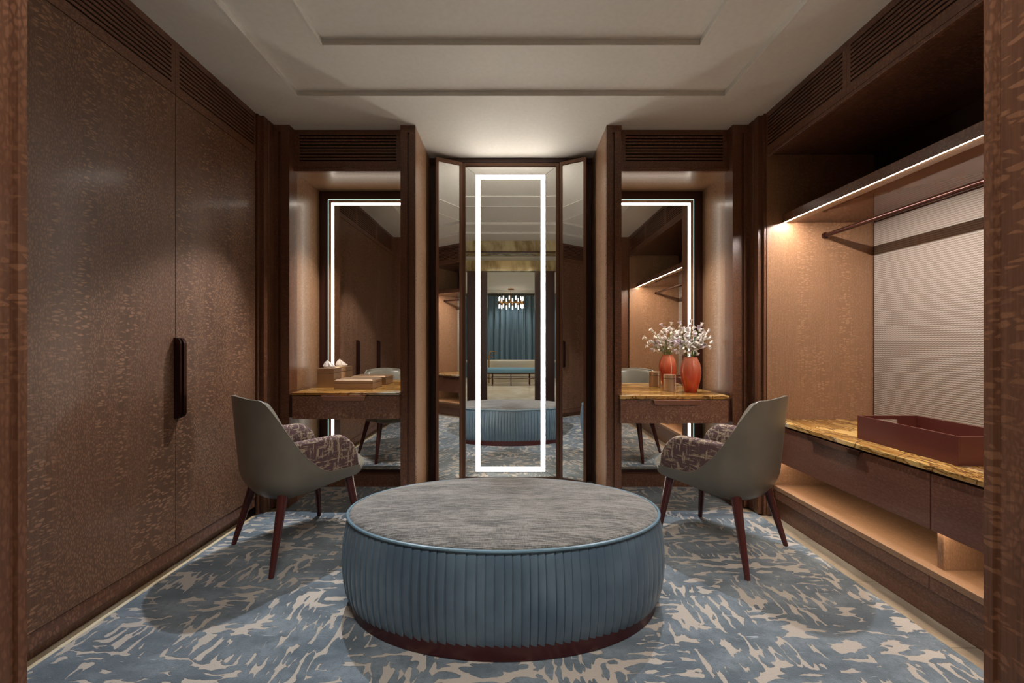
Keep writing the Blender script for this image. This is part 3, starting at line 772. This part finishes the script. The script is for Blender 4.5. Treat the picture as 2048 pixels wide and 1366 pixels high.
# ------------------------------------------------------------------ hall and bathroom behind the camera (seen in the mirrors)
struct(B(-2.6, 2.6, -.50, .30, 2.58, 2.64).build('ceiling', 'ceil'))
for s in (-1, 1):
    struct(B(s*1.6, s*1.7, -.5, .30, 0, 2.58).build('wall_hall', 'wood'))
    struct(B(s*.42, s*.73, -.50, -.37, 0, 2.40).build('door_2', 'dark'))
    struct(B(s*1.45, s*3.2, -.50, -.38, 0, 2.40).build('wall_bathroom_front', 'wood'))
    struct(B(s*3.1, s*3.2, -6.8, -.5, 0, 2.8).build('wall_bathroom', 'cream'))
struct(B(-3.2, 3.2, -.50, -.37, 2.401, 2.80).build('trim_10', 'lintel'))
struct(B(-3.2, 3.2, -6.8, -.5, 2.75, 2.85).build('ceiling', 'ceil'))
struct(B(-3.1, 3.1, -5.9, -5.7, 2.70, 2.749, bev=.01).build('trim_11', 'ceil'))
struct(B(-3.2, 3.2, -6.9, -6.7, 0, 2.8).build('wall_bathroom_back', 'cream'))
def curtain(x0, x1, label):
    m = MB(); n = 260; pts = []
    for i in range(n+1):
        f = i/n; x = x0+(x1-x0)*f; y = -6.35+.055*sin(x*34+.8*sin(x*5))+.02*sin(x*71)
        pts.append((x, y))
    rows = [[(x, y, z) for x, y in pts]+[(x, y-.006, z) for x, y in reversed(pts)] for z in (.02, 2.66)]
    m.rings(rows); piece(m, 'curtain', 'curtain', label, 'curtain', ((x0+x1)/2, -6.35, .02), 'blue bathroom curtains', smooth=60)
curtain(-2.6, .029, 'long blue curtain seen in the centre mirror, on the side with the tub tap')
curtain(.033, 2.6, 'long blue curtain seen in the centre mirror, on the side without the tub tap')
# bathtub
bt = thing('bathtub', 'cream freestanding bathtub behind the bench, seen in the centre mirror', 'bathtub', (0, -5.25, 0))
mt = MB(); pf = [(.78, .60, 0), (.84, .66, .08), (.96, .94, .50), (1.0, 1.0, .605), (1.0, 1.0, .62), (.95, .93, .62), (.90, .85, .5), (.6, .6, .14)]
mt.rings([[(1.25*a*cos(2*pi*i/64), -5.25+.46*b*sin(2*pi*i/64), z) for i in range(64)] for a, b, z in pf]); mt.build('tub', 'tub', bt, 50)
fc = thing('tub_faucet', 'brass floor-standing tub tap seen in the centre mirror', 'faucet', (-.62, -4.68, 0))
MB().tube([(-.62, -4.68, .0), (-.62, -4.68, .80)], .016, 12).build('column', 'brass', fc, True)
MB().tube([(-.62, -4.68, .77), (-.58, -4.70, .90), (-.46, -4.78, .90), (-.43, -4.80, .82)], .012, 10).build('spout', 'brass', fc, True)
MB().tube([(-.66, -4.68, .74), (-.50, -4.68, .74)], .012, 10).build('tap_handle', 'brass', fc, True)
# bench
bn = thing('bench', 'long oval bench with teal cushion on thin bronze legs, seen in the centre mirror', 'bench', (0, -4.2, 0))
def oe(a, b, z, n=64): return [(a*cos(2*pi*i/n), -4.2+b*sin(2*pi*i/n), z) for i in range(n)]
MB().rings([oe(.86, .27, .335), oe(.90, .30, .35), oe(.91, .31, .42), oe(.89, .29, .455), oe(.7, .2, .465)]).build('cushion', 'bench', bn, 50)
MB().rings([oe(.88, .285, .312), oe(.88, .285, .3345)]).build('seat_frame', 'bronze', bn, 30)
MB().tube([(.84*cos(a), -4.2+.25*sin(a), .20) for a in [2*pi*k/48 for k in range(49)]], .010, 8).build('ring_stretcher', 'bronze', bn, True)
for x, y in ((-.5, .21), (0, .25), (.5, .21), (-.5, -.21), (0, -.25), (.5, -.21), (.83, 0), (-.83, 0)):
    MB().tube([(x, -4.2+y, 0), (x, -4.2+y, .313)], .012, 8).build('leg', 'bronze', bn, True)
# chandelier
CX, CY, CZ = 0, -5.28, 2.335
chn = thing('chandelier', 'round brass chandelier with paired glowing tubes, seen in the centre mirror', 'chandelier', (CX, CY, 2.75))
MB().lathe(CX, CY, [(.09, 2.722), (.09, 2.749)], 32).build('canopy', 'brass', chn, 30)
MB().tube([(CX, CY, CZ), (CX, CY, 2.722)], .008, 8).build('rod', 'brass', chn, True)
MB().lathe(CX, CY, [(.05, CZ-.02), (.05, CZ+.02)], 24).build('hub', 'brass', chn, 30)
for k in range(12):
    a = 2*pi*k/12+.13; R_ = .36; ex, ey = CX+R_*cos(a), CY+R_*sin(a)
    arm_ = MB().tube([(CX+.045*cos(a), CY+.045*sin(a), CZ), (ex, ey, CZ)], .007, 8).build('arm', 'brass', chn, True)
    MB().tube([(ex, ey, CZ-.055), (ex, ey, CZ+.055)], .016, 12).build('socket', 'brass', arm_, True)
    MB().tube([(ex, ey, CZ+.056), (ex, ey, CZ+.165)], .013, 12).build('bulb', 'bulb', arm_, True)
    MB().tube([(ex, ey, CZ-.165), (ex, ey, CZ-.056)], .013, 12).build('bulb', 'bulb', arm_, True)
